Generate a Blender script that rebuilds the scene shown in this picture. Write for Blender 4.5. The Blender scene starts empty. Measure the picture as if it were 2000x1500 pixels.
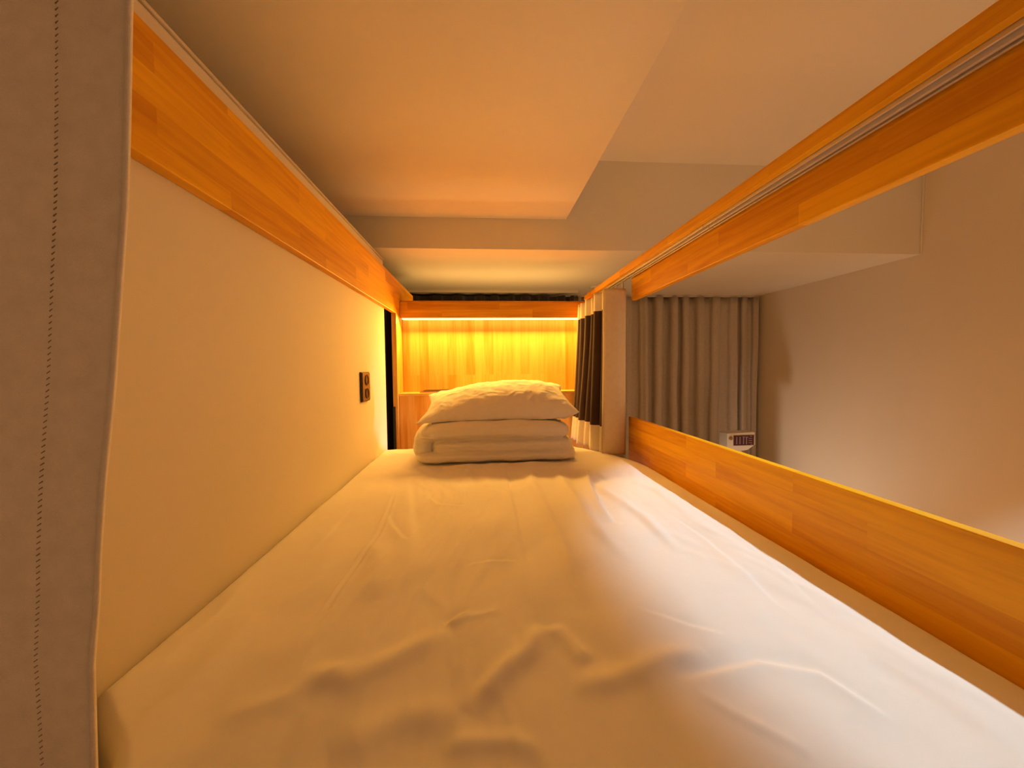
import bpy, bmesh, math, random
import numpy as np
from mathutils import Vector, Matrix, noise

random.seed(4)
H = 1.54                      # eye height above the floor; shapes below are written relative to the eye
C = bpy.context.scene.collection
S = bpy.context.scene

# ------------------------------------------------------------------ camera
cd = bpy.data.cameras.new('camera'); cam = bpy.data.objects.new('camera', cd); C.objects.link(cam)
cd.sensor_width = 36; cd.sensor_fit = 'HORIZONTAL'; cd.lens = 13.5; cd.clip_start = .01
th, ph, ro = .0750, .0435, .011
fw = Vector((math.sin(th)*math.cos(ph), math.cos(th)*math.cos(ph), -math.sin(ph)))
r_ = Vector((math.cos(th), -math.sin(th), 0)); u_ = r_.cross(fw)
r2 = r_*math.cos(ro) - u_*math.sin(ro); u2 = u_*math.cos(ro) + r_*math.sin(ro)
cam.matrix_world = Matrix(((r2.x, u2.x, -fw.x, 0), (r2.y, u2.y, -fw.y, 0), (r2.z, u2.z, -fw.z, H), (0, 0, 0, 1)))
S.camera = cam

# ------------------------------------------------------------------ exposure, world, lamps
S.view_settings.view_transform = 'Standard'; S.view_settings.look = 'None'
S.view_settings.exposure = 0.0; S.view_settings.gamma = 1; S.view_settings.use_curve_mapping = False
W = bpy.data.worlds.new('world'); S.world = W; W.use_nodes = True
W.node_tree.nodes['Background'].inputs[0].default_value = (1, .56, .24, 1)
W.node_tree.nodes['Background'].inputs[1].default_value = .05

def area(name, loc, target, size, power, color, sy=None, spread=None):
    l = bpy.data.lights.new(name, 'AREA'); l.energy = power; l.color = color
    l.shape = 'RECTANGLE'; l.size = size; l.size_y = sy or size
    if spread: l.spread = spread
    o = bpy.data.objects.new(name, l); C.objects.link(o)
    o.location = (loc[0], loc[1], loc[2]+H)
    d = Vector(target) - Vector(loc)
    o.rotation_euler = d.to_track_quat('-Z', 'Y').to_euler(); return o
def spot(name, loc, target, power, color, half_deg, blend, radius):
    l = bpy.data.lights.new(name, 'SPOT'); l.energy = power; l.color = color
    l.spot_size = math.radians(2*half_deg); l.spot_blend = blend; l.shadow_soft_size = radius
    o = bpy.data.objects.new(name, l); C.objects.link(o)
    o.location = (loc[0], loc[1], loc[2]+H)
    d = Vector(target) - Vector(loc)
    o.rotation_euler = d.to_track_quat('-Z', 'Y').to_euler(); return o

WARM = (1, .50, .078); COOL = (.70, .90, 1.0)
# strip lamp under the headboard shelf lip
area('headboard_strip_light', (.075, 2.125, .262), (.075, 1.75, -.25), .98, 14.5, WARM, .03)
# upward strip lamp behind the header, lighting the soffit
area('header_uplight', (.075, 2.50, .22), (.075, 2.58, 1), 1.05, 3.2, (1, .54, .14), .10)
area('headboard_wash_light', (.075, 2.165, .262), (.075, 2.19, -.5), .98, .35, WARM, .03)
# recessed downlight in the aisle ceiling
spot('aisle_downlight', (1.36, .646, 1.04), (1.36, .646, -1), 96, COOL, 40.5, .22, .022)
# low aisle night light washing the far part of the right wall
spot('aisle_step_light', (1.5, 2.5, -1.15), (2.43, 2.50, -.55), 15, (1, .78, .62), 48, 1, .05)
# cool light coming up through the slot behind the mattress
area('slot_light', (.16, 1.975, -.56), (.16, 1.95, 1), 1.0, .35, COOL, .05)
# added warm fill spot without a fixture; its floor bounce lights the ceiling
spot('aisle_bounce_fill', (1.62, 1.0, 1.04), (1.62, 1.0, -1), 700, (1, .62, .32), 24, .4, .05)
# light leaking round the headboard onto the end of the partition
spot('gap_light', (-.08, 2.0, -.44), (-.47, 1.90, -.20), 3.0, COOL, 28, .5, .01)
# added warm fills behind the camera: room and aisle, then the near curtain
area('room_fill', (1.3, -1.0, 1.0), (1.5, 1.2, -.3), 1.2, 7, (1, .56, .26))
area('near_curtain_fill', (-1.0, -.9, -.3), (-.6, .36, 0), .7, .5, (1, .56, .28), None, math.radians(80))  # added fill, only brightens the front of the near curtain

# ------------------------------------------------------------------ materials
def mat(name, col, rough=.6, **k):
    m = bpy.data.materials.new(name); m.use_nodes = True
    b = m.node_tree.nodes['Principled BSDF']
    b.inputs['Base Color'].default_value = (*col, 1); b.inputs['Roughness'].default_value = rough
    for a, v in k.items(): b.inputs[a].default_value = v
    return m
def N(m, t, **k):
    n = m.node_tree.nodes.new(t)
    for a, v in k.items(): setattr(n, a, v)
    return n
def fabric(name, col, scale=900, bump=.15, var=.04, dist=.0006):
    m = mat(name, col, .9); t = m.node_tree; b = t.nodes['Principled BSDF']
    b.inputs['Sheen Weight'].default_value = .15
    tc = N(m, 'ShaderNodeTexCoord')
    n1 = N(m, 'ShaderNodeTexNoise'); n1.inputs['Scale'].default_value = scale; n1.inputs['Detail'].default_value = 2
    n2 = N(m, 'ShaderNodeTexNoise'); n2.inputs['Scale'].default_value = 60; n2.inputs['Detail'].default_value = 4
    t.links.new(tc.outputs['Object'], n1.inputs['Vector']); t.links.new(tc.outputs['Object'], n2.inputs['Vector'])
    bp = N(m, 'ShaderNodeBump'); bp.inputs['Strength'].default_value = bump; bp.inputs['Distance'].default_value = dist
    t.links.new(n1.outputs[0], bp.inputs['Height']); t.links.new(bp.outputs[0], b.inputs['Normal'])
    cr = N(m, 'ShaderNodeValToRGB')
    cr.color_ramp.elements[0].position = .3; cr.color_ramp.elements[1].position = .7
    cr.color_ramp.elements[0].color = (*[c*(1-var) for c in col], 1)
    cr.color_ramp.elements[1].color = (*[min(1, c*(1+var)) for c in col], 1)
    mx = N(m, 'ShaderNodeMath', operation='ADD'); mx.inputs[1].default_value = 0
    mm = N(m, 'ShaderNodeMath', operation='MULTIPLY'); mm.inputs[1].default_value = .5
    t.links.new(n1.outputs[0], mx.inputs[0]); t.links.new(n2.outputs[0], mx.inputs[1])
    t.links.new(mx.outputs[0], mm.inputs[0]); t.links.new(mm.outputs[0], cr.inputs[0])
    t.links.new(cr.outputs[0], b.inputs['Base Color'])
    return m
def wood(name, along, across, light=(.92, .47, .008), dark=(.62, .23, .003), plank=.42, row=.045, rough=.42, shift=0.):
    """finger-jointed laminated board: strips of slightly different tone with fine grain"""
    m = mat(name, light, rough); t = m.node_tree; b = t.nodes['Principled BSDF']
    tc = N(m, 'ShaderNodeTexCoord'); sp = N(m, 'ShaderNodeSeparateXYZ'); cb = N(m, 'ShaderNodeCombineXYZ')
    t.links.new(tc.outputs['Object'], sp.inputs[0])
    t.links.new(sp.outputs['XYZ'.index(along)], cb.inputs[0]); t.links.new(sp.outputs['XYZ'.index(across)], cb.inputs[1])
    third = [a for a in 'XYZ' if a not in (along, across)][0]
    t.links.new(sp.outputs['XYZ'.index(third)], cb.inputs[2])
    mp = N(m, 'ShaderNodeMapping'); mp.inputs['Location'].default_value = (3.3+shift, 2.1, 0)
    t.links.new(cb.outputs[0], mp.inputs[0])
    br = N(m, 'ShaderNodeTexBrick', offset=.37, offset_frequency=2)
    br.inputs['Scale'].default_value = 1; br.inputs['Mortar Size'].default_value = 0
    br.inputs['Brick Width'].default_value = plank; br.inputs['Row Height'].default_value = row
    br.inputs['Color1'].default_value = (0, 0, 0, 1); br.inputs['Color2'].default_value = (1, 1, 1, 1)
    t.links.new(mp.outputs[0], br.inputs['Vector'])
    # each strip gets its own stretch of grain
    ad = N(m, 'ShaderNodeVectorMath', operation='MULTIPLY_ADD')
    ad.inputs[1].default_value = (7, 3, 5); t.links.new(br.outputs['Color'], ad.inputs[0]); t.links.new(mp.outputs[0], ad.inputs[2])
    st = N(m, 'ShaderNodeVectorMath', operation='MULTIPLY'); st.inputs[1].default_value = (5, 90, 60)
    t.links.new(ad.outputs[0], st.inputs[0])
    ng = N(m, 'ShaderNodeTexNoise'); ng.inputs['Scale'].default_value = 1; ng.inputs['Detail'].default_value = 5
    ng.inputs['Distortion'].default_value = .6
    t.links.new(st.outputs[0], ng.inputs['Vector'])
    st2 = N(m, 'ShaderNodeVectorMath', operation='MULTIPLY'); st2.inputs[1].default_value = (1.6, 16, 16)
    t.links.new(ad.outputs[0], st2.inputs[0])
    nw = N(m, 'ShaderNodeTexNoise'); nw.inputs['Scale'].default_value = 1; nw.inputs['Detail'].default_value = 3; nw.inputs['Distortion'].default_value = 1.2
    t.links.new(st2.outputs[0], nw.inputs['Vector'])
    a1 = N(m, 'ShaderNodeMath', operation='MULTIPLY'); a1.inputs[1].default_value = .26; t.links.new(br.outputs['Color'], a1.inputs[0])
    a2 = N(m, 'ShaderNodeMath', operation='MULTIPLY_ADD'); a2.inputs[1].default_value = .55
    t.links.new(ng.outputs[0], a2.inputs[0]); t.links.new(a1.outputs[0], a2.inputs[2])
    a3 = N(m, 'ShaderNodeMath', operation='MULTIPLY_ADD'); a3.inputs[1].default_value = .6
    t.links.new(nw.outputs[0], a3.inputs[0]); t.links.new(a2.outputs[0], a3.inputs[2])
    cr = N(m, 'ShaderNodeValToRGB'); cr.color_ramp.elements[0].position = .42; cr.color_ramp.elements[1].position = .90
    cr.color_ramp.elements[0].color = (*dark, 1); cr.color_ramp.elements[1].color = (*light, 1)
    t.links.new(a3.outputs[0], cr.inputs[0]); t.links.new(cr.outputs[0], b.inputs['Base Color'])
    b.inputs['Specular IOR Level'].default_value = .22
    bp = N(m, 'ShaderNodeBump'); bp.inputs['Strength'].default_value = .12; bp.inputs['Distance'].default_value = .0005
    t.links.new(ng.outputs[0], bp.inputs['Height']); t.links.new(bp.outputs[0], b.inputs['Normal'])
    return m
def paint(name, col, bump=.12):
    m = mat(name, col, .8); t = m.node_tree; b = t.nodes['Principled BSDF']
    tc = N(m, 'ShaderNodeTexCoord'); n = N(m, 'ShaderNodeTexNoise'); n.inputs['Scale'].default_value = 260; n.inputs['Detail'].default_value = 3
    t.links.new(tc.outputs['Object'], n.inputs['Vector'])
    bp = N(m, 'ShaderNodeBump'); bp.inputs['Strength'].default_value = bump; bp.inputs['Distance'].default_value = .001
    t.links.new(n.outputs[0], bp.inputs['Height']); t.links.new(bp.outputs[0], b.inputs['Normal'])
    n2 = N(m, 'ShaderNodeTexNoise'); n2.inputs['Scale'].default_value = 3; t.links.new(tc.outputs['Object'], n2.inputs['Vector'])
    cr = N(m, 'ShaderNodeValToRGB')
    cr.color_ramp.elements[0].color = (*[c*.96 for c in col], 1); cr.color_ramp.elements[1].color = (*[min(1, c*1.03) for c in col], 1)
    t.links.new(n2.outputs[0], cr.inputs[0]); t.links.new(cr.outputs[0], b.inputs['Base Color'])
    return m
WALL = paint('wall_paint', (.86, .76, .60)); CEIL = paint('ceiling_paint', (.83, .78, .68)); PART = paint('partition_paint', (.78, .70, .56))
FLOOR = wood('floor_wood', 'Y', 'X', (.62, .46, .30), (.48, .32, .19), .9, .12)
RAILW = wood('rail_wood', 'Y', 'Z')
HEADW = wood('headboard_wood', 'Z', 'X', (.86, .52, .15), (.66, .30, .035), 2.4, .052)
HEADX = wood('header_wood', 'X', 'Z', (.74, .38, .02), (.50, .20, .006), plank=.5)
LEDGEW = wood('ledge_wood', 'X', 'Y', (.86, .52, .16), (.7, .36, .08))
SHEET = fabric('sheet_cotton', (.84, .79, .73), 1400, .12, .015)
def add_creases(m, sc=(7, 3.2, 7), st=1, dist=.010):
    t = m.node_tree; b = t.nodes['Principled BSDF']; old = b.inputs['Normal'].links[0].from_node
    tc = N(m, 'ShaderNodeTexCoord'); mp = N(m, 'ShaderNodeMapping'); mp.inputs['Scale'].default_value = sc
    mp.inputs['Rotation'].default_value = (0, 0, .25)
    n = N(m, 'ShaderNodeTexNoise'); n.noise_type = 'RIDGED_MULTIFRACTAL'; n.inputs['Scale'].default_value = 1.0; n.inputs['Detail'].default_value = 4
    n.inputs['Roughness'].default_value = .35; n.inputs['Distortion'].default_value = .9
    t.links.new(tc.outputs['Object'], mp.inputs[0]); t.links.new(mp.outputs[0], n.inputs['Vector'])
    bp = N(m, 'ShaderNodeBump'); bp.inputs['Strength'].default_value = st; bp.inputs['Distance'].default_value = dist
    t.links.new(n.outputs[0], bp.inputs['Height']); t.links.new(old.outputs[0], bp.inputs['Normal']); t.links.new(bp.outputs[0], b.inputs['Normal'])
add_creases(SHEET)
LINEN = fabric('bedding_cotton', (.84, .79, .73), 1400, .12, .015)
add_creases(LINEN, (10, 14, 16), 1, .006)
TAUPE = fabric('taupe_curtain_cloth', (.50, .44, .37), 700, .5, .12)
NEARC = fabric('near_curtain_cloth', (.88, .77, .66), 1500, .6, .10)
CREAM = fabric('cream_curtain_cloth', (.80, .72, .60), 1000, .3, .05)
BEIGE = fabric('beige_curtain_cloth', (.78, .65, .45), 1000, .3, .07)
BROWN = fabric('dark_brown_curtain_cloth', (.045, .022, .022), 1000, .3, .15)
SHADEC = fabric('shade_dark_cloth', (.022, .012, .012), 700, .3, .1)  # near-black colour stands in for the deep shade behind the headboard
ALU = mat('track_aluminium', (.72, .66, .58), .35, Metallic=.35)
ALUD = mat('track_slot', (.12, .10, .09), .5)
PLASW = mat('white_plastic', (.72, .70, .64), .4)
PLASB = mat('black_plastic', (.015, .012, .012), .35)
PLASG = mat('bronze_plate', (.22, .14, .09), .4, Metallic=.5)
THREAD = mat('seam_thread', (.30, .22, .17), .9)
DISP = mat('display_panel', (.055, .012, .025), .3)
DIGIT = mat('display_marks', (.34, .22, .24), .5)
CARD = mat('dark_card', (.03, .015, .015), .35)
CARDP = mat('card_pages', (.6, .45, .35), .6)
BRASS = mat('knob_brass', (.30, .20, .09), .35, Metallic=.6)
LEDM = mat('lamp_diffuser', (1, .8, .4), .5)
LEDM.node_tree.nodes['Principled BSDF'].inputs['Emission Color'].default_value = (1, .78, .36, 1)
LEDM.node_tree.nodes['Principled BSDF'].inputs['Emission Strength'].default_value = 2.2
DOWNM = mat('downlight_lens', (1, 1, 1), .5)
DOWNM.node_tree.nodes['Principled BSDF'].inputs['Emission Color'].default_value = (1, .95, .9, 1)
DOWNM.node_tree.nodes['Principled BSDF'].inputs['Emission Strength'].default_value = 4

# ------------------------------------------------------------------ builders
def tag(o, label=None, cat=None, group=None, kind=None):
    if label: o['label'] = label
    if cat: o['category'] = cat
    if group: o['group'] = group
    if kind: o['kind'] = kind
    return o
def thing(name, label, cat, base):
    o = bpy.data.objects.new(name, None); C.objects.link(o); o.empty_display_size = .1
    o.location = (base[0], base[1], base[2]+H); return tag(o, label, cat)
BASE = {}
def link(name, me, m, parent=None, smooth=False):
    """mesh in eye-relative coordinates -> one object (children are stored relative to their thing)"""
    off = Vector((0, 0, H))
    if parent is not None:
        q = parent
        while q is not None: off = off - q.location; q = q.parent
    me.transform(Matrix.Translation(off))
    for k in (m if isinstance(m, (list, tuple)) else [m]): me.materials.append(k)
    if smooth:
        for p in me.polygons: p.use_smooth = True
    o = bpy.data.objects.new(name, me); C.objects.link(o)
    if parent is not None: o.parent = parent
    return o
def mesh(v, f):
    me = bpy.data.meshes.new('m'); me.from_pydata([tuple(a) for a in v], [], f); me.update(); return me
def boxes(bs, bevel=0):
    bm = bmesh.new()
    for x0, x1, y0, y1, z0, z1 in bs:
        r = bmesh.ops.create_cube(bm, size=1)
        for v in r['verts']:
            v.co = Vector(((x0+x1)/2+v.co.x*(x1-x0), (y0+y1)/2+v.co.y*(y1-y0), (z0+z1)/2+v.co.z*(z1-z0)))
    if bevel: bmesh.ops.bevel(bm, geom=bm.edges[:], offset=bevel, segments=2, affect='EDGES', profile=.6)
    me = bpy.data.meshes.new('m'); bm.to_mesh(me); bm.free(); return me
def box(name, b, m, parent=None, bevel=.0015):
    return link(name, boxes([b] if not isinstance(b[0], (tuple, list)) else b, bevel), m, parent)
def lathe(prof, center, axis='Z', n=40):
    v, f = [], []
    for r, h in prof:
        for i in range(n):
            a = 2*math.pi*i/n; p = {'Z': (r*math.cos(a), r*math.sin(a), h), 'X': (h, r*math.cos(a), r*math.sin(a)), 'Y': (r*math.cos(a), h, r*math.sin(a))}[axis]
            v.append((p[0]+center[0], p[1]+center[1], p[2]+center[2]))
    for j in range(len(prof)-1):
        for i in range(n):
            a, b = j*n+i, j*n+(i+1) % n; f.append((a, b, b+n, a+n))
    f.append(tuple(range(n))[::-1]); f.append(tuple(range((len(prof)-1)*n, len(prof)*n)))
    me = mesh(v, f); bm = bmesh.new(); bm.from_mesh(me); bmesh.ops.recalc_face_normals(bm, faces=bm.faces); bm.to_mesh(me); bm.free(); return me
def grid(pts, nu, nv):
    f = [(j*nu+i, j*nu+i+1, (j+1)*nu+i+1, (j+1)*nu+i) for j in range(nv-1) for i in range(nu-1)]
    return mesh(pts, f)
def struct(name, b, m, bevel=0):
    return tag(box(name, b, m, None, bevel), kind='structure')

# ------------------------------------------------------------------ the room
XR, YF, YS, ZS, ZCL = 2.43, 3.32, 1.98, .60, 1.055
struct('floor', (-1.9, XR, -2.2, YF, -H-.05, -H), FLOOR)
struct('wall_right', (XR, XR+.08, -2.2, YF, -H, ZCL+.1), WALL)
struct('wall_far', (-1.9, XR, YF, YF+.08, -H, ZCL+.1), WALL)
struct('wall_back', (-1.9, XR, -2.28, -2.2, -H, ZCL+.1), WALL)
struct('wall_left', (-1.98, -1.9, -2.2, YF, -H, ZCL+.1), WALL)
struct('ceiling', (-1.9, XR, -2.2, YS, ZCL, ZCL+.1), CEIL)
struct('ceiling_soffit', (-1.9, XR, YS, YF, ZS, ZCL+.1), CEIL, .002)
struct('ceiling_panel', (-1.9, .437, -2.2, YS, .754, ZCL), CEIL, .002)
# sealant bead where the soffit meets the right wall
struct('trim_1', (XR-.010, XR, YS-.008, YS, ZS, ZCL), CEIL, .003)
# partition beside the bed, with its metal cap
struct('wall_partition', (-.525, -.470, .478, 1.905, -H, .517), PART, .006)
struct('trim_2', (-.528, -.467, .478, 1.905, .517, .5225), ALU, .001)

# ------------------------------------------------------------------ the bunk
bunk = thing('bunk_bed', 'orange laminated wood bunk frame with lit headboard around the white mattress', 'bunk bed', (.08, 1.1, -H))
RL = .637
box('left_top_rail', (-.4695, -.447, .425, 2.56, .288, .470), RAILW, bunk, .0025)
tr = box('outer_top_rail', (RL, RL+.022, -.25, 1.612, .279, .41), RAILW, bunk, .0025)
box('inner_top_rail', (.5725, .588, -.25, 2.139, .372, .394), RAILW, bunk, .0015)
box('track_batten', (.5885, .6365, -.25, 2.139, .385, .41), RAILW, bunk, .0015)
gb = box('guard_board', (RL, RL+.020, -.25, 1.642, -.62, -.222), RAILW, bunk, .003)
box('mattress_base', [(-.468, .636, .43, 1.93, -.60, -.575), (-.30, .636, .12, .4295, -.60, -.575)], RAILW, bunk, .003)
for x, y in ((-.44, .47), (-.27, .15), (.61, .15), (-.44, 1.89), (.61, 1.89)):
    if 1:
        box('leg', (x-.025, x+.025, y-.03, y+.03, -H, -.601), RAILW, bunk, .004)
# headboard: lower panel, ledge, recessed upper panel, header board, cheeks
hb = box('headboard_panel', (-.4465, .584, 2.200, 2.222, -.142, .372), HEADW, bunk, .001)
box('lower_headboard', (-.4465, .584, 2.080, 2.102, -1.2, -.1475), HEADW, bunk, .001)
lg = box('headboard_ledge', (-.4465, .584, 2.070, 2.200, -.147, -.133), LEDGEW, bunk, .0015)
box('header_board', (-.4465, .584, 2.140, 2.162, .276, .362), HEADX, bunk, .002)
box('header_cap', (-.4465, .584, 2.163, 2.199, .345, .372), HEADX, bunk, .002)
box('left_cheek', (-.4725, -.4475, 2.052, 2.24, -H, .2875), HEADW, bunk, .002)
box('right_cheek', (.5845, .606, 2.052, 2.24, -H, .37), HEADW, bunk, .002)
box('strip_lamp', (-.44, .58, 2.1625, 2.198, .270, .2765), LEDM, bunk, 0)
box('corner_bracket', (-.4735, -.4595, 2.040, 2.0515, -.62, -.20), PLASB, bunk, .002)

# curtain track with its slot, fixed to the underside of the right rail
def track_mesh(y0, y1):
    return boxes([(.5895, .593, y0, y1, .366, .3845), (.606, .611, y0, y1, .366, .3845), (.5935, .6055, y0, y1, .374, .3845), (.618, .6225, y0, y1, .366, .3845), (.6115, .6175, y0, y1, .379, .3845), (.623, .6355, y0, y1, .374, .3845)], .0006)
for y0, y1 in ((-.25, .998), (1.0, 2.13)):
    tk = tag(link('curtain_track', track_mesh(y0, y1), ALU, bunk), 'pale metal curtain track')
    me = boxes([(.6112, .6178, y0, y1, .3785, .3795)]); me.transform(Matrix.Translation(-bunk.location + Vector((0, 0, H)))); me.materials.append(ALUD)
    sl = bpy.data.objects.new('track_slot', me); C.objects.link(sl); sl.parent = tk

# ------------------------------------------------------------------ mattress in its sheet
CREASE = [  # (polyline on the mattress plane, height, width, kind)
    ([(-0.27, 1.171), (-0.252, 1.004), (-0.241, 0.879), (-0.243, 0.741), (-0.245, 0.641), (-0.246, 0.565), (-0.246, 0.509)], 0.0022, 0.007, 'double'),
    ([(-0.252, 1.004), (-0.219, 0.919), (-0.183, 0.846), (-0.159, 0.807)], 0.002, 0.007, 'step'),
    ([(0.074, 1.42), (0.079, 1.133), (0.075, 0.773), (0.077, 0.633), (0.079, 0.546)], 0.002, 0.009, 'step'),
    ([(0.153, 1.353), (0.153, 0.998), (0.159, 0.787), (0.153, 0.649), (0.157, 0.563)], 0.0075, 0.016, 'ridge'),
    ([(0.253, 1.342), (0.253, 1.069), (0.254, 0.829), (0.271, 0.691)], 0.0075, 0.018, 'ridge'),
    ([(0.38, 1.362), (0.335, 1.155), (0.314, 1.0), (0.307, 0.88)], 0.008, 0.014, 'step'),
    ([(0.362, 1.234), (0.362, 1.102), (0.393, 0.903), (0.387, 0.72)], 0.006, 0.014, 'ridge'),
    ([(-0.252, 1.304), (-0.188, 0.997), (-0.148, 0.818), (-0.142, 0.712)], 0.0035, 0.022, 'step'),
    ([(-0.059, 0.543), (-0.043, 0.56), (-0.027, 0.57)], 0.0024, 0.005, 'step'),
    ([(-0.058, 0.542), (-0.023, 0.553), (0.027, 0.565)], 0.0015, 0.007, 'ridge'),
    ([(-0.112, 0.643), (-0.076, 0.598), (-0.057, 0.571)], 0.0012, 0.006, 'ridge'),
    ([(-0.053, 0.541), (-0.046, 0.505), (-0.042, 0.469)], 0.001, 0.007, 'step'),
    ([(-0.226, 0.473), (-0.163, 0.449), (-0.112, 0.484), (-0.058, 0.531)], 0.0045, 0.018, 'ridge'),
    ([(0.08, 0.529), (0.056, 0.482), (0.017, 0.444), (-0.023, 0.397)], 0.006, 0.014, 'ridge'),
    ([(0.091, 0.528), (0.109, 0.491), (0.126, 0.454)], 0.004, 0.014, 'ridge'),
    ([(-0.178, 0.607), (-0.191, 0.682), (-0.236, 0.827)], 0.0045, 0.025, 'ridge'),
    ([(0.099, 0.422), (0.15, 0.428), (0.225, 0.454), (0.283, 0.461)], 0.004, 0.016, 'ridge'),
    ([(0.458, 0.93), (0.476, 0.78), (0.465, 0.636), (0.45, 0.536)], 0.0014, 0.006, 'step'),
    ([(0.228, 0.422), (0.34, 0.443), (0.402, 0.421), (0.428, 0.357)], 0.002, 0.01, 'step'),
    ([(0.234, 0.41), (0.268, 0.371), (0.316, 0.329)], 0.0018, 0.008, 'ridge'),
    ([(0.566, 0.885), (0.541, 0.684), (0.504, 0.531)], 0.0009, 0.005, 'step'),
    ([(0.227, 0.557), (0.29, 0.51), (0.33, 0.491)], 0.001, 0.006, 'step'),
    ([(-0.046, 0.36), (-0.027, 0.364), (0.023, 0.362), (0.052, 0.347)], 0.0025, 0.01, 'ridge'),
    ([(-0.154, 0.365), (-0.121, 0.382), (-0.083, 0.402), (-0.029, 0.4)], 0.0035, 0.02, 'ridge'),
    ([(-0.293, 0.42), (-0.225, 0.433), (-0.161, 0.48)], 0.0025, 0.016, 'ridge'),
    ([(-0.046, 0.703), (0.011, 0.716), (0.07, 0.72)], 0.0008, 0.006, 'step'),
    ([(-0.18, 1.162), (-0.121, 1.046), (-0.023, 1.017)], 0.0008, 0.005, 'step'),
    ([(-0.361, 1.072), (-0.358, 0.918), (-0.361, 0.793)], 0.0012, 0.01, 'step'),
]
def seg_field(X, Y, line):
    """distance to a polyline, signed side and position along it 0..1"""
    best = np.full(X.shape, 9.0); side = np.zeros(X.shape); tt = np.zeros(X.shape)
    L = [math.dist(line[i], line[i+1]) for i in range(len(line)-1)]; tot = sum(L); acc = 0
    for i in range(len(line)-1):
        ax, ay = line[i]; bx, by = line[i+1]; dx, dy = bx-ax, by-ay; l2 = dx*dx+dy*dy
        t = np.clip(((X-ax)*dx+(Y-ay)*dy)/l2, 0, 1); px, py = ax+t*dx, ay+t*dy
        d = np.hypot(X-px, Y-py); s = np.sign((X-ax)*dy-(Y-ay)*dx)
        k = d < best; best = np.where(k, d, best); side = np.where(k, s, side); tt = np.where(k, (acc+t*L[i])/tot, tt); acc += L[i]
    return best, side, tt
def fbm(x, y, z, o=3): return noise.fractal(Vector((x, y, z)), 1.0, 2.0, o)
ZM = -.374
def left_edge(y):
    if y > .478: return -.4685
    if y > .40: return -.379 + (y-.40)*(-.4685+.379)/.078
    if y > .345: return -.335 + (y-.345)*(-.044)/.055
    return -.335 + (.345-y)*.55
nx, ny = 330, 400
Y0, Y1 = .16, 1.865
us = np.linspace(0, 1, nx); vs = np.linspace(0, 1, ny)
Yg = np.repeat((Y0+(Y1-Y0)*vs)[:, None], nx, 1)
def right_edge(y):
    K_ = [(0, .6345), (1.40, .6345), (1.515, .605), (1.62, .550), (1.74, .462), (1.80, .41), (1.90, .33)]
    for (a, p), (b, q) in zip(K_, K_[1:]):
        if a <= y <= b: s = (y-a)/(b-a); return p+(q-p)*s
    return K_[-1][1]
xl = np.array([left_edge(y) for y in Yg[:, 0]])[:, None]; xr = np.array([right_edge(y) for y in Yg[:, 0]])[:, None]
Xg = xl + (xr-xl)*us[None, :]
Z = np.zeros_like(Xg)
for j in range(ny):
    for i in range(nx):
        x, y = Xg[j, i], Yg[j, i]
        w = noise.noise(Vector((x*2.0, y*1.1, 3)))*.10
        big = fbm(x*3.6+w*8, y*1.7, .5, 2)
        mid = fbm(x*9+w*30, y*4.0+w*6, 4.2, 3)
        fine = abs(noise.noise(Vector((x*26+w*50, y*15, 8.1))))
        edge = min(1, (x+.47)/.12, (.64-x)/.10); edge = .35+.65*max(0, edge)
        Z[j, i] = (big*.0085 + mid*.0052)*edge - fine*.0012
for line, h, w, kind in CREASE:
    h *= 1.3 if w > .009 else 1.0
    d, s, t = seg_field(Xg, Yg, line)
    taper = np.clip(np.minimum(t, 1-t)*5, 0, 1)**.8
    if kind == 'ridge': Z += h*np.exp(-(d/w)**2)*taper
    elif kind == 'double': Z += (h*np.exp(-((d-w)/(w*.6))**2) - .5*h*np.exp(-(d/(w*.6))**2))*taper
    elif kind == 'step':
        Z += h*np.tanh(s*d/(w*.35))*np.exp(-(d/(w*2.2))**2)*taper
# a gentle crown, sunk where the duvet lies, and rounded rims
Z += .010*np.clip(1-((Xg-.08)/.56)**2, 0, 1)-.006
dl, dr, dfar = Xg-xl+0*Yg, xr-Xg, Y1-Yg
for d, R in ((dl, .022), (dr, .030), (dfar, .07), (Yg-Y0, .05)):
    q = np.clip(1-d/R, 0, 1); Z -= R*(1-np.sqrt(1-q*q))*.95
under = np.clip(np.minimum.reduce([(Xg+.31)/.02, (.40-Xg)/.02, (Yg-1.465)/.02, (1.90-Yg)/.02]), 0, 1)
Z = Z*(1-under*.8) - .004*under
pts = [(Xg[j, i], Yg[j, i], ZM+Z[j, i]) for j in range(ny) for i in range(nx)]
faces = [(j*nx+i, j*nx+i+1, (j+1)*nx+i+1, (j+1)*nx+i) for j in range(ny-1) for i in range(nx-1)]
ring = [i for i in range(nx)] + [j*nx+nx-1 for j in range(1, ny)] + [(ny-1)*nx+i for i in range(nx-2, -1, -1)] + [j*nx for j in range(ny-2, 0, -1)]
n0 = len(pts); prev = ring
for k, z in enumerate((-.42, -.50, -.56, -.574)):
    base = len(pts)
    for q in ring:
        x, y, _ = pts[q]; ins = .004 if k == 3 else 0
        pts.append((x + (ins if x < .1 else -ins), y + (ins if y < 1 else -ins), z))
    cur = list(range(base, base+len(ring)))
    for a in range(len(ring)):
        b = (a+1) % len(ring); faces.append((prev[b], prev[a], cur[a], cur[b]))
    prev = cur
faces.append(tuple(prev))
mt = link('mattress', mesh(pts, faces), SHEET, None, True)
tag(mt, 'long mattress under a wrinkled white fitted sheet inside the wooden bunk', 'mattress')

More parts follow.
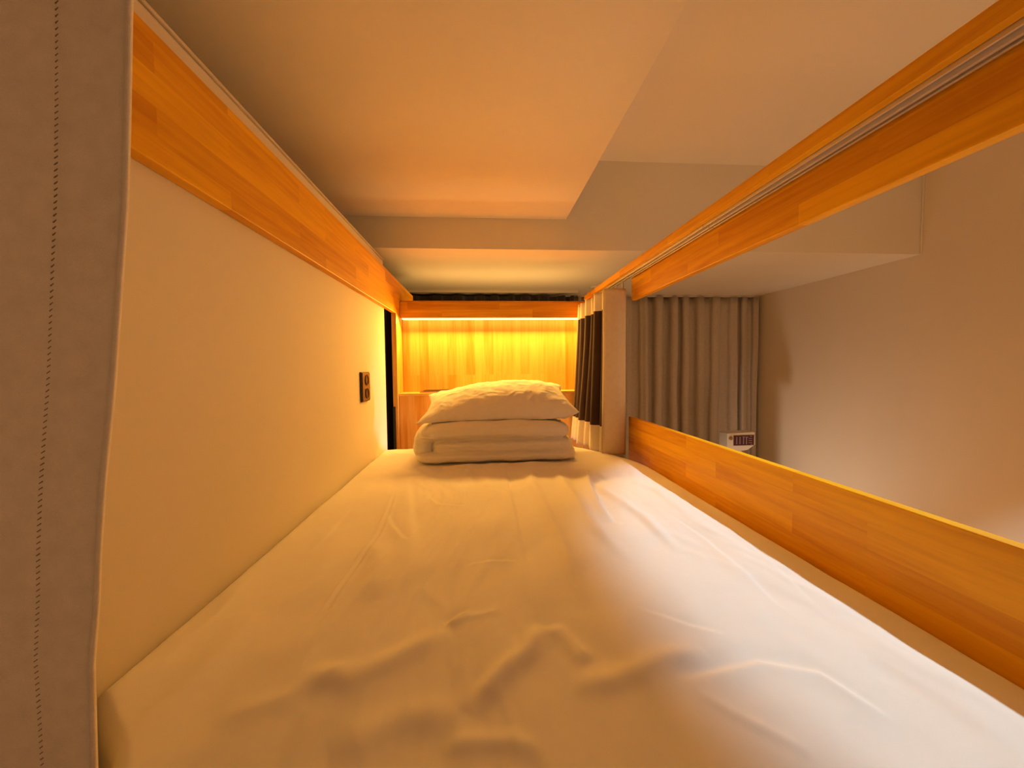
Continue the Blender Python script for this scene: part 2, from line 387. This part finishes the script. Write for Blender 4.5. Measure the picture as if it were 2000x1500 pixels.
# ------------------------------------------------------------------ folded duvet
def blob(cx, cy, cz, a, b, c, n=5, seg=28, sag=0):
    bm = bmesh.new(); bmesh.ops.create_cube(bm, size=2)
    bmesh.ops.subdivide_edges(bm, edges=bm.edges[:], cuts=seg, use_grid_fill=True)
    for v in bm.verts:
        p = v.co; s = (abs(p.x)**n+abs(p.y)**n+abs(p.z)**3.0)**(1/n) if 0 else (abs(p.x)**n+abs(p.y)**n+abs(p.z)**n)**(1/n)
        p = p/s; xx, yy, zz = p
        e = max(abs(xx), abs(yy)); th_ = 1 - .45*max(0, (e-.72)/.28)**2
        v.co = Vector((cx+a*xx, cy+b*yy, cz+c*zz*th_ + sag*xx*xx))
    me = bpy.data.meshes.new('b'); bm.to_mesh(me); bm.free(); return me
def join_remesh(meshes, voxel, smooth_it=3):
    bm = bmesh.new()
    for q in meshes: bm.from_mesh(q)
    me = bpy.data.meshes.new('j'); bm.to_mesh(me); bm.free()
    o = bpy.data.objects.new('tmp', me); C.objects.link(o)
    r = o.modifiers.new('r', 'REMESH'); r.mode = 'VOXEL'; r.voxel_size = voxel
    s = o.modifiers.new('s', 'SMOOTH'); s.factor = .5; s.iterations = smooth_it
    dg = bpy.context.evaluated_depsgraph_get(); out = bpy.data.meshes.new_from_object(o.evaluated_get(dg))
    bpy.data.objects.remove(o); return out
def wrinkle(me, amp, sc, seed, stretch=(1, 1, 1)):
    me.update(); nn = [Vector(v.normal) for v in me.vertices]
    for v, n in zip(me.vertices, nn):
        p = Vector((v.co.x*stretch[0], v.co.y*stretch[1], v.co.z*stretch[2]))*sc + Vector((seed, seed*.7, 0))
        w = noise.noise(p*.6)*1.2
        h = noise.noise(p+Vector((w, w*.5, -w))) * .9 + (.35-abs(noise.noise(p*2.1+Vector((0, w, w)))))*.6
        v.co += n*(h*amp)
    me.update()
parts = [
    blob(.050, 1.672, -.3530, .326, .190, .0215, 7),                # bottom leaf
    blob(.078, 1.668, -.3130, .286, .180, .0300, 7),                # middle leaf
    blob(.052, 1.672, -.2500, .300, .186, .0360, 6, sag=-.006),     # top leaf
    blob(-.243, 1.680, -.3070, .044, .182, .054, 3.2),             # roll where the leaves turn at the left end
    blob(-.205, 1.675, -.2680, .070, .184, .030, 3.2),
    blob(.285, 1.670, -.3470, .094, .178, .0235, 4),
]
dm = join_remesh(parts, .0042, 2); wrinkle(dm, .0050, 11, 2.3, (1, 1.2, 2.2)); wrinkle(dm, .0022, 30, 5.3, (.8, 1, 2.0))
for v in dm.vertices: v.co.z = max(v.co.z, -.3765)
tag(link('folded_duvet', dm, LINEN, None, True), 'white duvet folded into a thick stack at the head of the mattress, beneath the pillow', 'duvet')

# ------------------------------------------------------------------ pillow
def pillow_mesh(n=120):
    P_ = {}
    FL, FR = Vector((-.266, 1.525, -.2190)), Vector((.388, 1.525, -.1840))
    BL, BR = Vector((-.262, 1.865, -.1300)), Vector((.384, 1.865, -.0930))
    def q(u, v):
        a = (u+1)/2; b = (v+1)/2
        base = (FL*(1-a)+FR*a)*(1-b) + (BL*(1-a)+BR*a)*b
        # edges drawn in between the pointed corners
        base.x -= u*abs(u)**3*.030*(1-v*v); base.y -= v*abs(v)**3*.020*(1-u*u)
        return base
    out, fc = [], []
    for side in (1, -1):
        for j in range(n):
            for i in range(n):
                u = -1+2*i/(n-1); v = -1+2*j/(n-1)
                p = q(u, v); m_ = max(0, (1-u**2))**.50 * max(0, (1-v**2))**.46
                rim = min(1-abs(u), 1-abs(v))
                if side > 0:
                    hh = .078*m_*(1+.10*u) 
                    hh += .0045*m_**.5*fbm(p.x*9, p.y*9, 1.3, 3)
                    hh += .0040*max(0, 1-rim*3.2)*min(1, rim*12)*noise.noise(Vector((p.x*38 if abs(v) > abs(u) else 3, p.y*38 if abs(u) >= abs(v) else 5, 2)))
                else:
                    hh = -.11*m_
                    # flattened where it lies on the duvet
                z = p.z+hh
                if side < 0: z = max(z, min(p.z, -.2125))
                out.append((p.x, p.y + (-.010*m_*(v < 0)*(1+v) if side > 0 else 0), z))
    for s in (0, 1):
        o = s*n*n
        for j in range(n-1):
            for i in range(n-1):
                f = (o+j*n+i, o+j*n+i+1, o+(j+1)*n+i+1, o+(j+1)*n+i); fc.append(f if s == 0 else f[::-1])
    me = mesh(out, fc); bm = bmesh.new(); bm.from_mesh(me); bmesh.ops.remove_doubles(bm, verts=bm.verts, dist=.0004)
    bmesh.ops.recalc_face_normals(bm, faces=bm.faces); bm.to_mesh(me); bm.free(); return me
pm = pillow_mesh(); wrinkle(pm, .0034, 13, 7.7, (1.3, .8, 1.2)); wrinkle(pm, .0016, 34, 3.1, (1.4, .5, .8))
tag(link('pillow', pm, LINEN, None, True), 'plump white pillow lying on the folded duvet before the lit headboard', 'pillow')

# ------------------------------------------------------------------ curtains
def curtain_mesh(path, zs, shift=None, mats=None, wob=0., thick=.0022):
    n = len(path); v, f = [], []
    for j, z in enumerate(zs):
        for i, (x, y) in enumerate(path):
            dx, dy = shift(i/(n-1), z, x, y) if shift else (0, 0)
            if wob:
                dx += wob*noise.noise(Vector((x*6, y*6, z*2.2))); dy += wob*noise.noise(Vector((x*6+9, y*6, z*2.2)))
            v.append((x+dx, y+dy, z))
    for j in range(len(zs)-1):
        for i in range(n-1): f.append((j*n+i, j*n+i+1, (j+1)*n+i+1, (j+1)*n+i))
    me = mesh(v, f)
    if mats:
        for j in range(len(zs)-1):
            for i in range(n-1): me.polygons[j*(n-1)+i].material_index = mats(i/(n-1), (zs[j]+zs[j+1])/2)
    return me
def solid(o, t):
    s = o.modifiers.new('thickness', 'SOLIDIFY'); s.thickness = t; s.offset = 0; return o
# dark striped curtain drawn back at the head end
path = []
for k in range(9): path.append((.616-.012*(k/8)**2-.088*k/8, 1.622-.014*math.sin(math.pi*k/8)))
hem_end = len(path)
pl = 8; steps = 14*pl
for k in range(1, steps+1):
    t = k/14; a = .052*(1-.25*math.sin(t*2.3)); yy = 1.622+.052*t+.010*math.sin(2*math.pi*t*1.0)
    path.append((.572-a*math.cos(2*math.pi*t)-.0*t, yy))
tot = len(path)-1
fr = hem_end/tot
zs = sorted(set([round(z, 4) for z in np.linspace(-.386, .33, 50)] + [-.268, .25]))
def stripes(u, z): return 1 if (u < fr*.93) else (0 if (z > .25 or z < -.268) else 2)
cm = curtain_mesh(path, zs, lambda u, z, x, y: (-.045*max(0, (.33-z)/.72)**1.5*min(1, u*1.6)-.0, 0), stripes, .004)
sc = thing('striped_curtain', 'cream curtain with a broad dark brown band, gathered beside the pillow at the right', 'curtain', (.57, 1.85, -.386))
solid(link('curtain_cloth', cm, [CREAM, BEIGE, BROWN], sc, True), .003)
for k in range(6):
    box('runner', (.608, .6145, 1.64+k*.075, 1.648+k*.075, .325, .3655), PLASW, sc, .001)

# far taupe curtain, ceiling height, with uneven pleats
def pleats(x0, x1, y, n, amp, seed):
    rnd = random.Random(seed); cuts = [0]
    for _ in range(n): cuts.append(cuts[-1]+rnd.uniform(.6, 1.4))
    tot_ = cuts[-1]; p = []; m_ = 26
    for k in range(n):
        a = amp*rnd.uniform(.6, 1.15)
        for s in range(m_):
            t = s/m_; p.append((x0+(x1-x0)*(cuts[k]+(cuts[k+1]-cuts[k])*t)/tot_ + .010*math.sin(4*math.pi*t), y-a*math.cos(2*math.pi*t)))
    p.append((x1, y-amp)); return p
fcv = thing('window_curtain', 'taupe pleated full-length curtain at the far end of the aisle', 'curtain', (1.6, 3.2, -H))
fp = pleats(.80, 2.385, 3.215, 12, .038, 11)
cm = curtain_mesh(fp, list(np.linspace(-H+.02, .585, 30)), lambda u, z, x, y: (.012*math.sin(u*40)*(.6-z)/2, -.01*(.6-z)*math.sin(u*23)), None, .008)
solid(link('curtain_cloth', cm, TAUPE, fcv, True), .003)
box('curtain_rail', (.80, 2.40, 3.20, 3.23, .586, .5995), ALU, fcv, .001)
bcv = thing('shade_dark_curtain', 'curtain behind the headboard, coloured near-black to stand in for the deep shade', 'curtain', (-.4, 3.1, -H))
bp_ = pleats(-1.85, .74, 3.12, 17, .030, 5)
solid(link('curtain_cloth', curtain_mesh(bp_, list(np.linspace(-H+.02, .575, 12)), None, None, .006), SHADEC, bcv, True), .003)
box('curtain_rail', (-1.85, .76, 3.02, 3.045, .583, .5995), ALU, bcv, .001)

# near curtain at the foot end
ncv = thing('foot_end_curtain', 'greyish beige curtain with a stitched hem hanging closest at the far left', 'curtain', (-.6, .36, -.9))
EDGE = [(.75, -.248), (.313, -.289), (.15, -.301), (-.015, -.320), (-.10, -.332), (-.16, -.339), (-.20, -.3425), (-.26, -.350), (-.33, -.352), (-.9, -.37)]
def edge_x(z):
    for (z1, a), (z0, b) in zip(EDGE, EDGE[1:]):
        if z <= z1 and z >= z0: return b+(a-b)*(z-z0)/(z1-z0)
    return EDGE[-1][1]
nn_, nz = 90, 120
zs = np.linspace(-.9, .752, nz); pts = []
def near_pt(s, z):
    """s = distance back from the leading edge"""
    x = edge_x(z)-s
    y = .360 + .012*math.sin(s*9+.4) - .05*s + .004*noise.noise(Vector((s*9, z*5, 1)))
    seam = math.exp(-((s-.060-.022*z)/.004)**2)*.0016
    y += seam - .006*math.exp(-(s/.006)**2) 
    return x, y
for z in zs:
    for i in range(nn_):
        s = .75*(i/(nn_-1))**1.9; x, y = near_pt(s, z); pts.append((x, y, z))
solid(link('curtain_cloth', grid(pts, nn_, nz), NEARC, ncv, True), .004)
sv, sf = [], []
z = -.88
while z < .745:
    s = .060 + .022*z - .0012*math.sin(z*9); x, y = near_pt(s, z); L = .0030; w = .0005; d = .0026
    b0 = len(sv)
    for dy in (-d, -d+.0008):
        sv += [(x-L/2, y+dy, z-.0010-w), (x+L/2, y+dy, z+.0010-w), (x+L/2, y+dy, z+.0010+w), (x-L/2, y+dy, z-.0010+w)]
    sf += [(b0+3, b0+2, b0+1, b0), (b0, b0+1, b0+5, b0+4), (b0+1, b0+2, b0+6, b0+5), (b0+2, b0+3, b0+7, b0+6), (b0+3, b0, b0+4, b0+7)]
    z += .0054
link('seam_stitching', mesh(sv, sf), THREAD, ncv)

# ------------------------------------------------------------------ socket on the partition
so = thing('wall_socket', 'dark double power socket on the pale wall left of the pillow', 'socket', (-.47, 1.555, -.07))
box('socket_plate', (-.4698, -.4620, 1.505, 1.605, -.128, -.012), PLASB, so, .002)
box('face_plate', (-.4619, -.4590, 1.509, 1.601, -.124, -.016), PLASG, so, .001)
for zc in (-.044, -.096):
    link('socket_outlet', lathe([(.021, 0), (.021, .0030), (.0175, .0030), (.0175, .0012), (.0001, .0012)], (-.4588, 1.555, zc), 'X'), PLASB, so)

# ------------------------------------------------------------------ sprinkler on the soffit
sp_ = thing('sprinkler_head', 'small round white ceiling sprinkler above the striped curtain', 'sprinkler', (.863, 2.868, .6))
link('cover_ring', lathe([(.058, 0), (.056, -.006), (.044, -.013), (.030, -.015), (.028, -.010), (.0001, -.010)], (.863, 2.868, .5995), 'Z'), PLASW, sp_, True)
link('nozzle', lathe([(.006, -.0105), (.006, -.026), (.014, -.028), (.014, -.030), (.0001, -.030)], (.863, 2.868, .5995), 'Z', 20), BRASS, sp_)

# downlight whose beam falls on the right side of the mattress
dl_ = thing('ceiling_downlight', 'recessed round downlight in the aisle ceiling right of the bunk', 'downlight', (1.36, .646, 1.055))
link('trim_ring', lathe([(.052, 0), (.050, -.004), (.040, -.005), (.038, 0)], (1.36, .646, 1.0545), 'Z'), PLASW, dl_, True)
link('lens', lathe([(.036, -.0005), (.036, -.0015), (.0001, -.0015)], (1.36, .646, 1.0545), 'Z'), DOWNM, dl_)

# ------------------------------------------------------------------ keypad box on its post beside the far curtain
kb = thing('keypad_unit', 'off-white box with a dark keypad panel standing before the taupe curtain', 'keypad', (1.93, 2.75, -H))
def prism(profile, y0, y1, taper=None):
    n = len(profile); v = [(x, y0, z) for x, z in profile] + [(x, y1, z) for x, z in profile]
    f = [tuple(range(n)), tuple(range(2*n-1, n-1, -1))] + [((i+1) % n, i, i+n, (i+1) % n+n) for i in range(n)]
    me = mesh(v, f); bm = bmesh.new(); bm.from_mesh(me); bmesh.ops.recalc_face_normals(bm, faces=bm.faces)
    bmesh.ops.bevel(bm, geom=bm.edges[:], offset=.003, segments=2, affect='EDGES'); bm.to_mesh(me); bm.free(); return me
K = [(1.800, -.507), (2.016, -.502), (2.018, -.598), (1.960, -.636), (1.800, -.645)]
link('housing', prism(K, 2.700, 2.80), PLASW, kb)
kp = box('display_panel', (1.848, 2.006, 2.6965, 2.7005, -.600, -.524), DISP, kb, .001)
marks = []
for i, x in enumerate((1.868, 1.893, 1.921)):
    marks.append((x, x+.006, 2.6950, 2.6968, -.590, -.534))
marks += [(1.915, 1.935, 2.6950, 2.6968, -.538, -.533), (1.944, 1.950, 2.6950, 2.6968, -.592, -.540), (1.940, 1.960, 2.6950, 2.6968, -.540, -.535),
          (1.964, 1.990, 2.6950, 2.6968, -.550, -.546), (1.964, 1.990, 2.6950, 2.6968, -.566, -.562), (1.964, 1.990, 2.6950, 2.6968, -.582, -.578),
          (1.974, 1.990, 2.6950, 2.6968, -.534, -.529), (1.980, 1.994, 2.6950, 2.6968, -.594, -.590)]
box('display_marks', marks, DIGIT, kp, 0)
link('knob', lathe([(.013, 0), (.013, -.008), (.010, -.012), (.0001, -.012)], (1.825, 2.6995, -.545), 'Y', 24), BRASS, kb)
box('post', (1.85, 1.93, 2.72, 2.79, -H, -.646), PLASW, kb, .004)

# ------------------------------------------------------------------ thin dark booklets on the headboard ledge
def booklet(name, cx, cy, z, w, d, t, rz, tilt, label):
    o = thing(name, label, 'booklet', (cx, cy, z)); o.rotation_euler = (0, tilt, rz)
    for nm, b, m in (('cover', [(-w/2, w/2, -d/2, d/2, 0, .0008), (-w/2, w/2, -d/2, d/2, t-.0008, t), (-w/2, -w/2+.001, -d/2, d/2, .0008, t-.0008)], CARD),
                     ('pages', [(-w/2+.0012, w/2-.002, -d/2+.001, d/2-.002, .0009, t-.0009)], CARDP)):
        me = boxes(b); me.materials.append(m); q = bpy.data.objects.new(nm, me); C.objects.link(q); q.parent = o
    return o
booklet('booklet', -.260, 2.128, -.1325, .160, .075, .0075, .03, 0, 'thin dark booklet lying flat on the headboard ledge, the lower one')
booklet('booklet', -.245, 2.133, -.1240, .150, .070, .0060, -.06, -.015, 'thin dark booklet lying tilted on top of another on the headboard ledge')
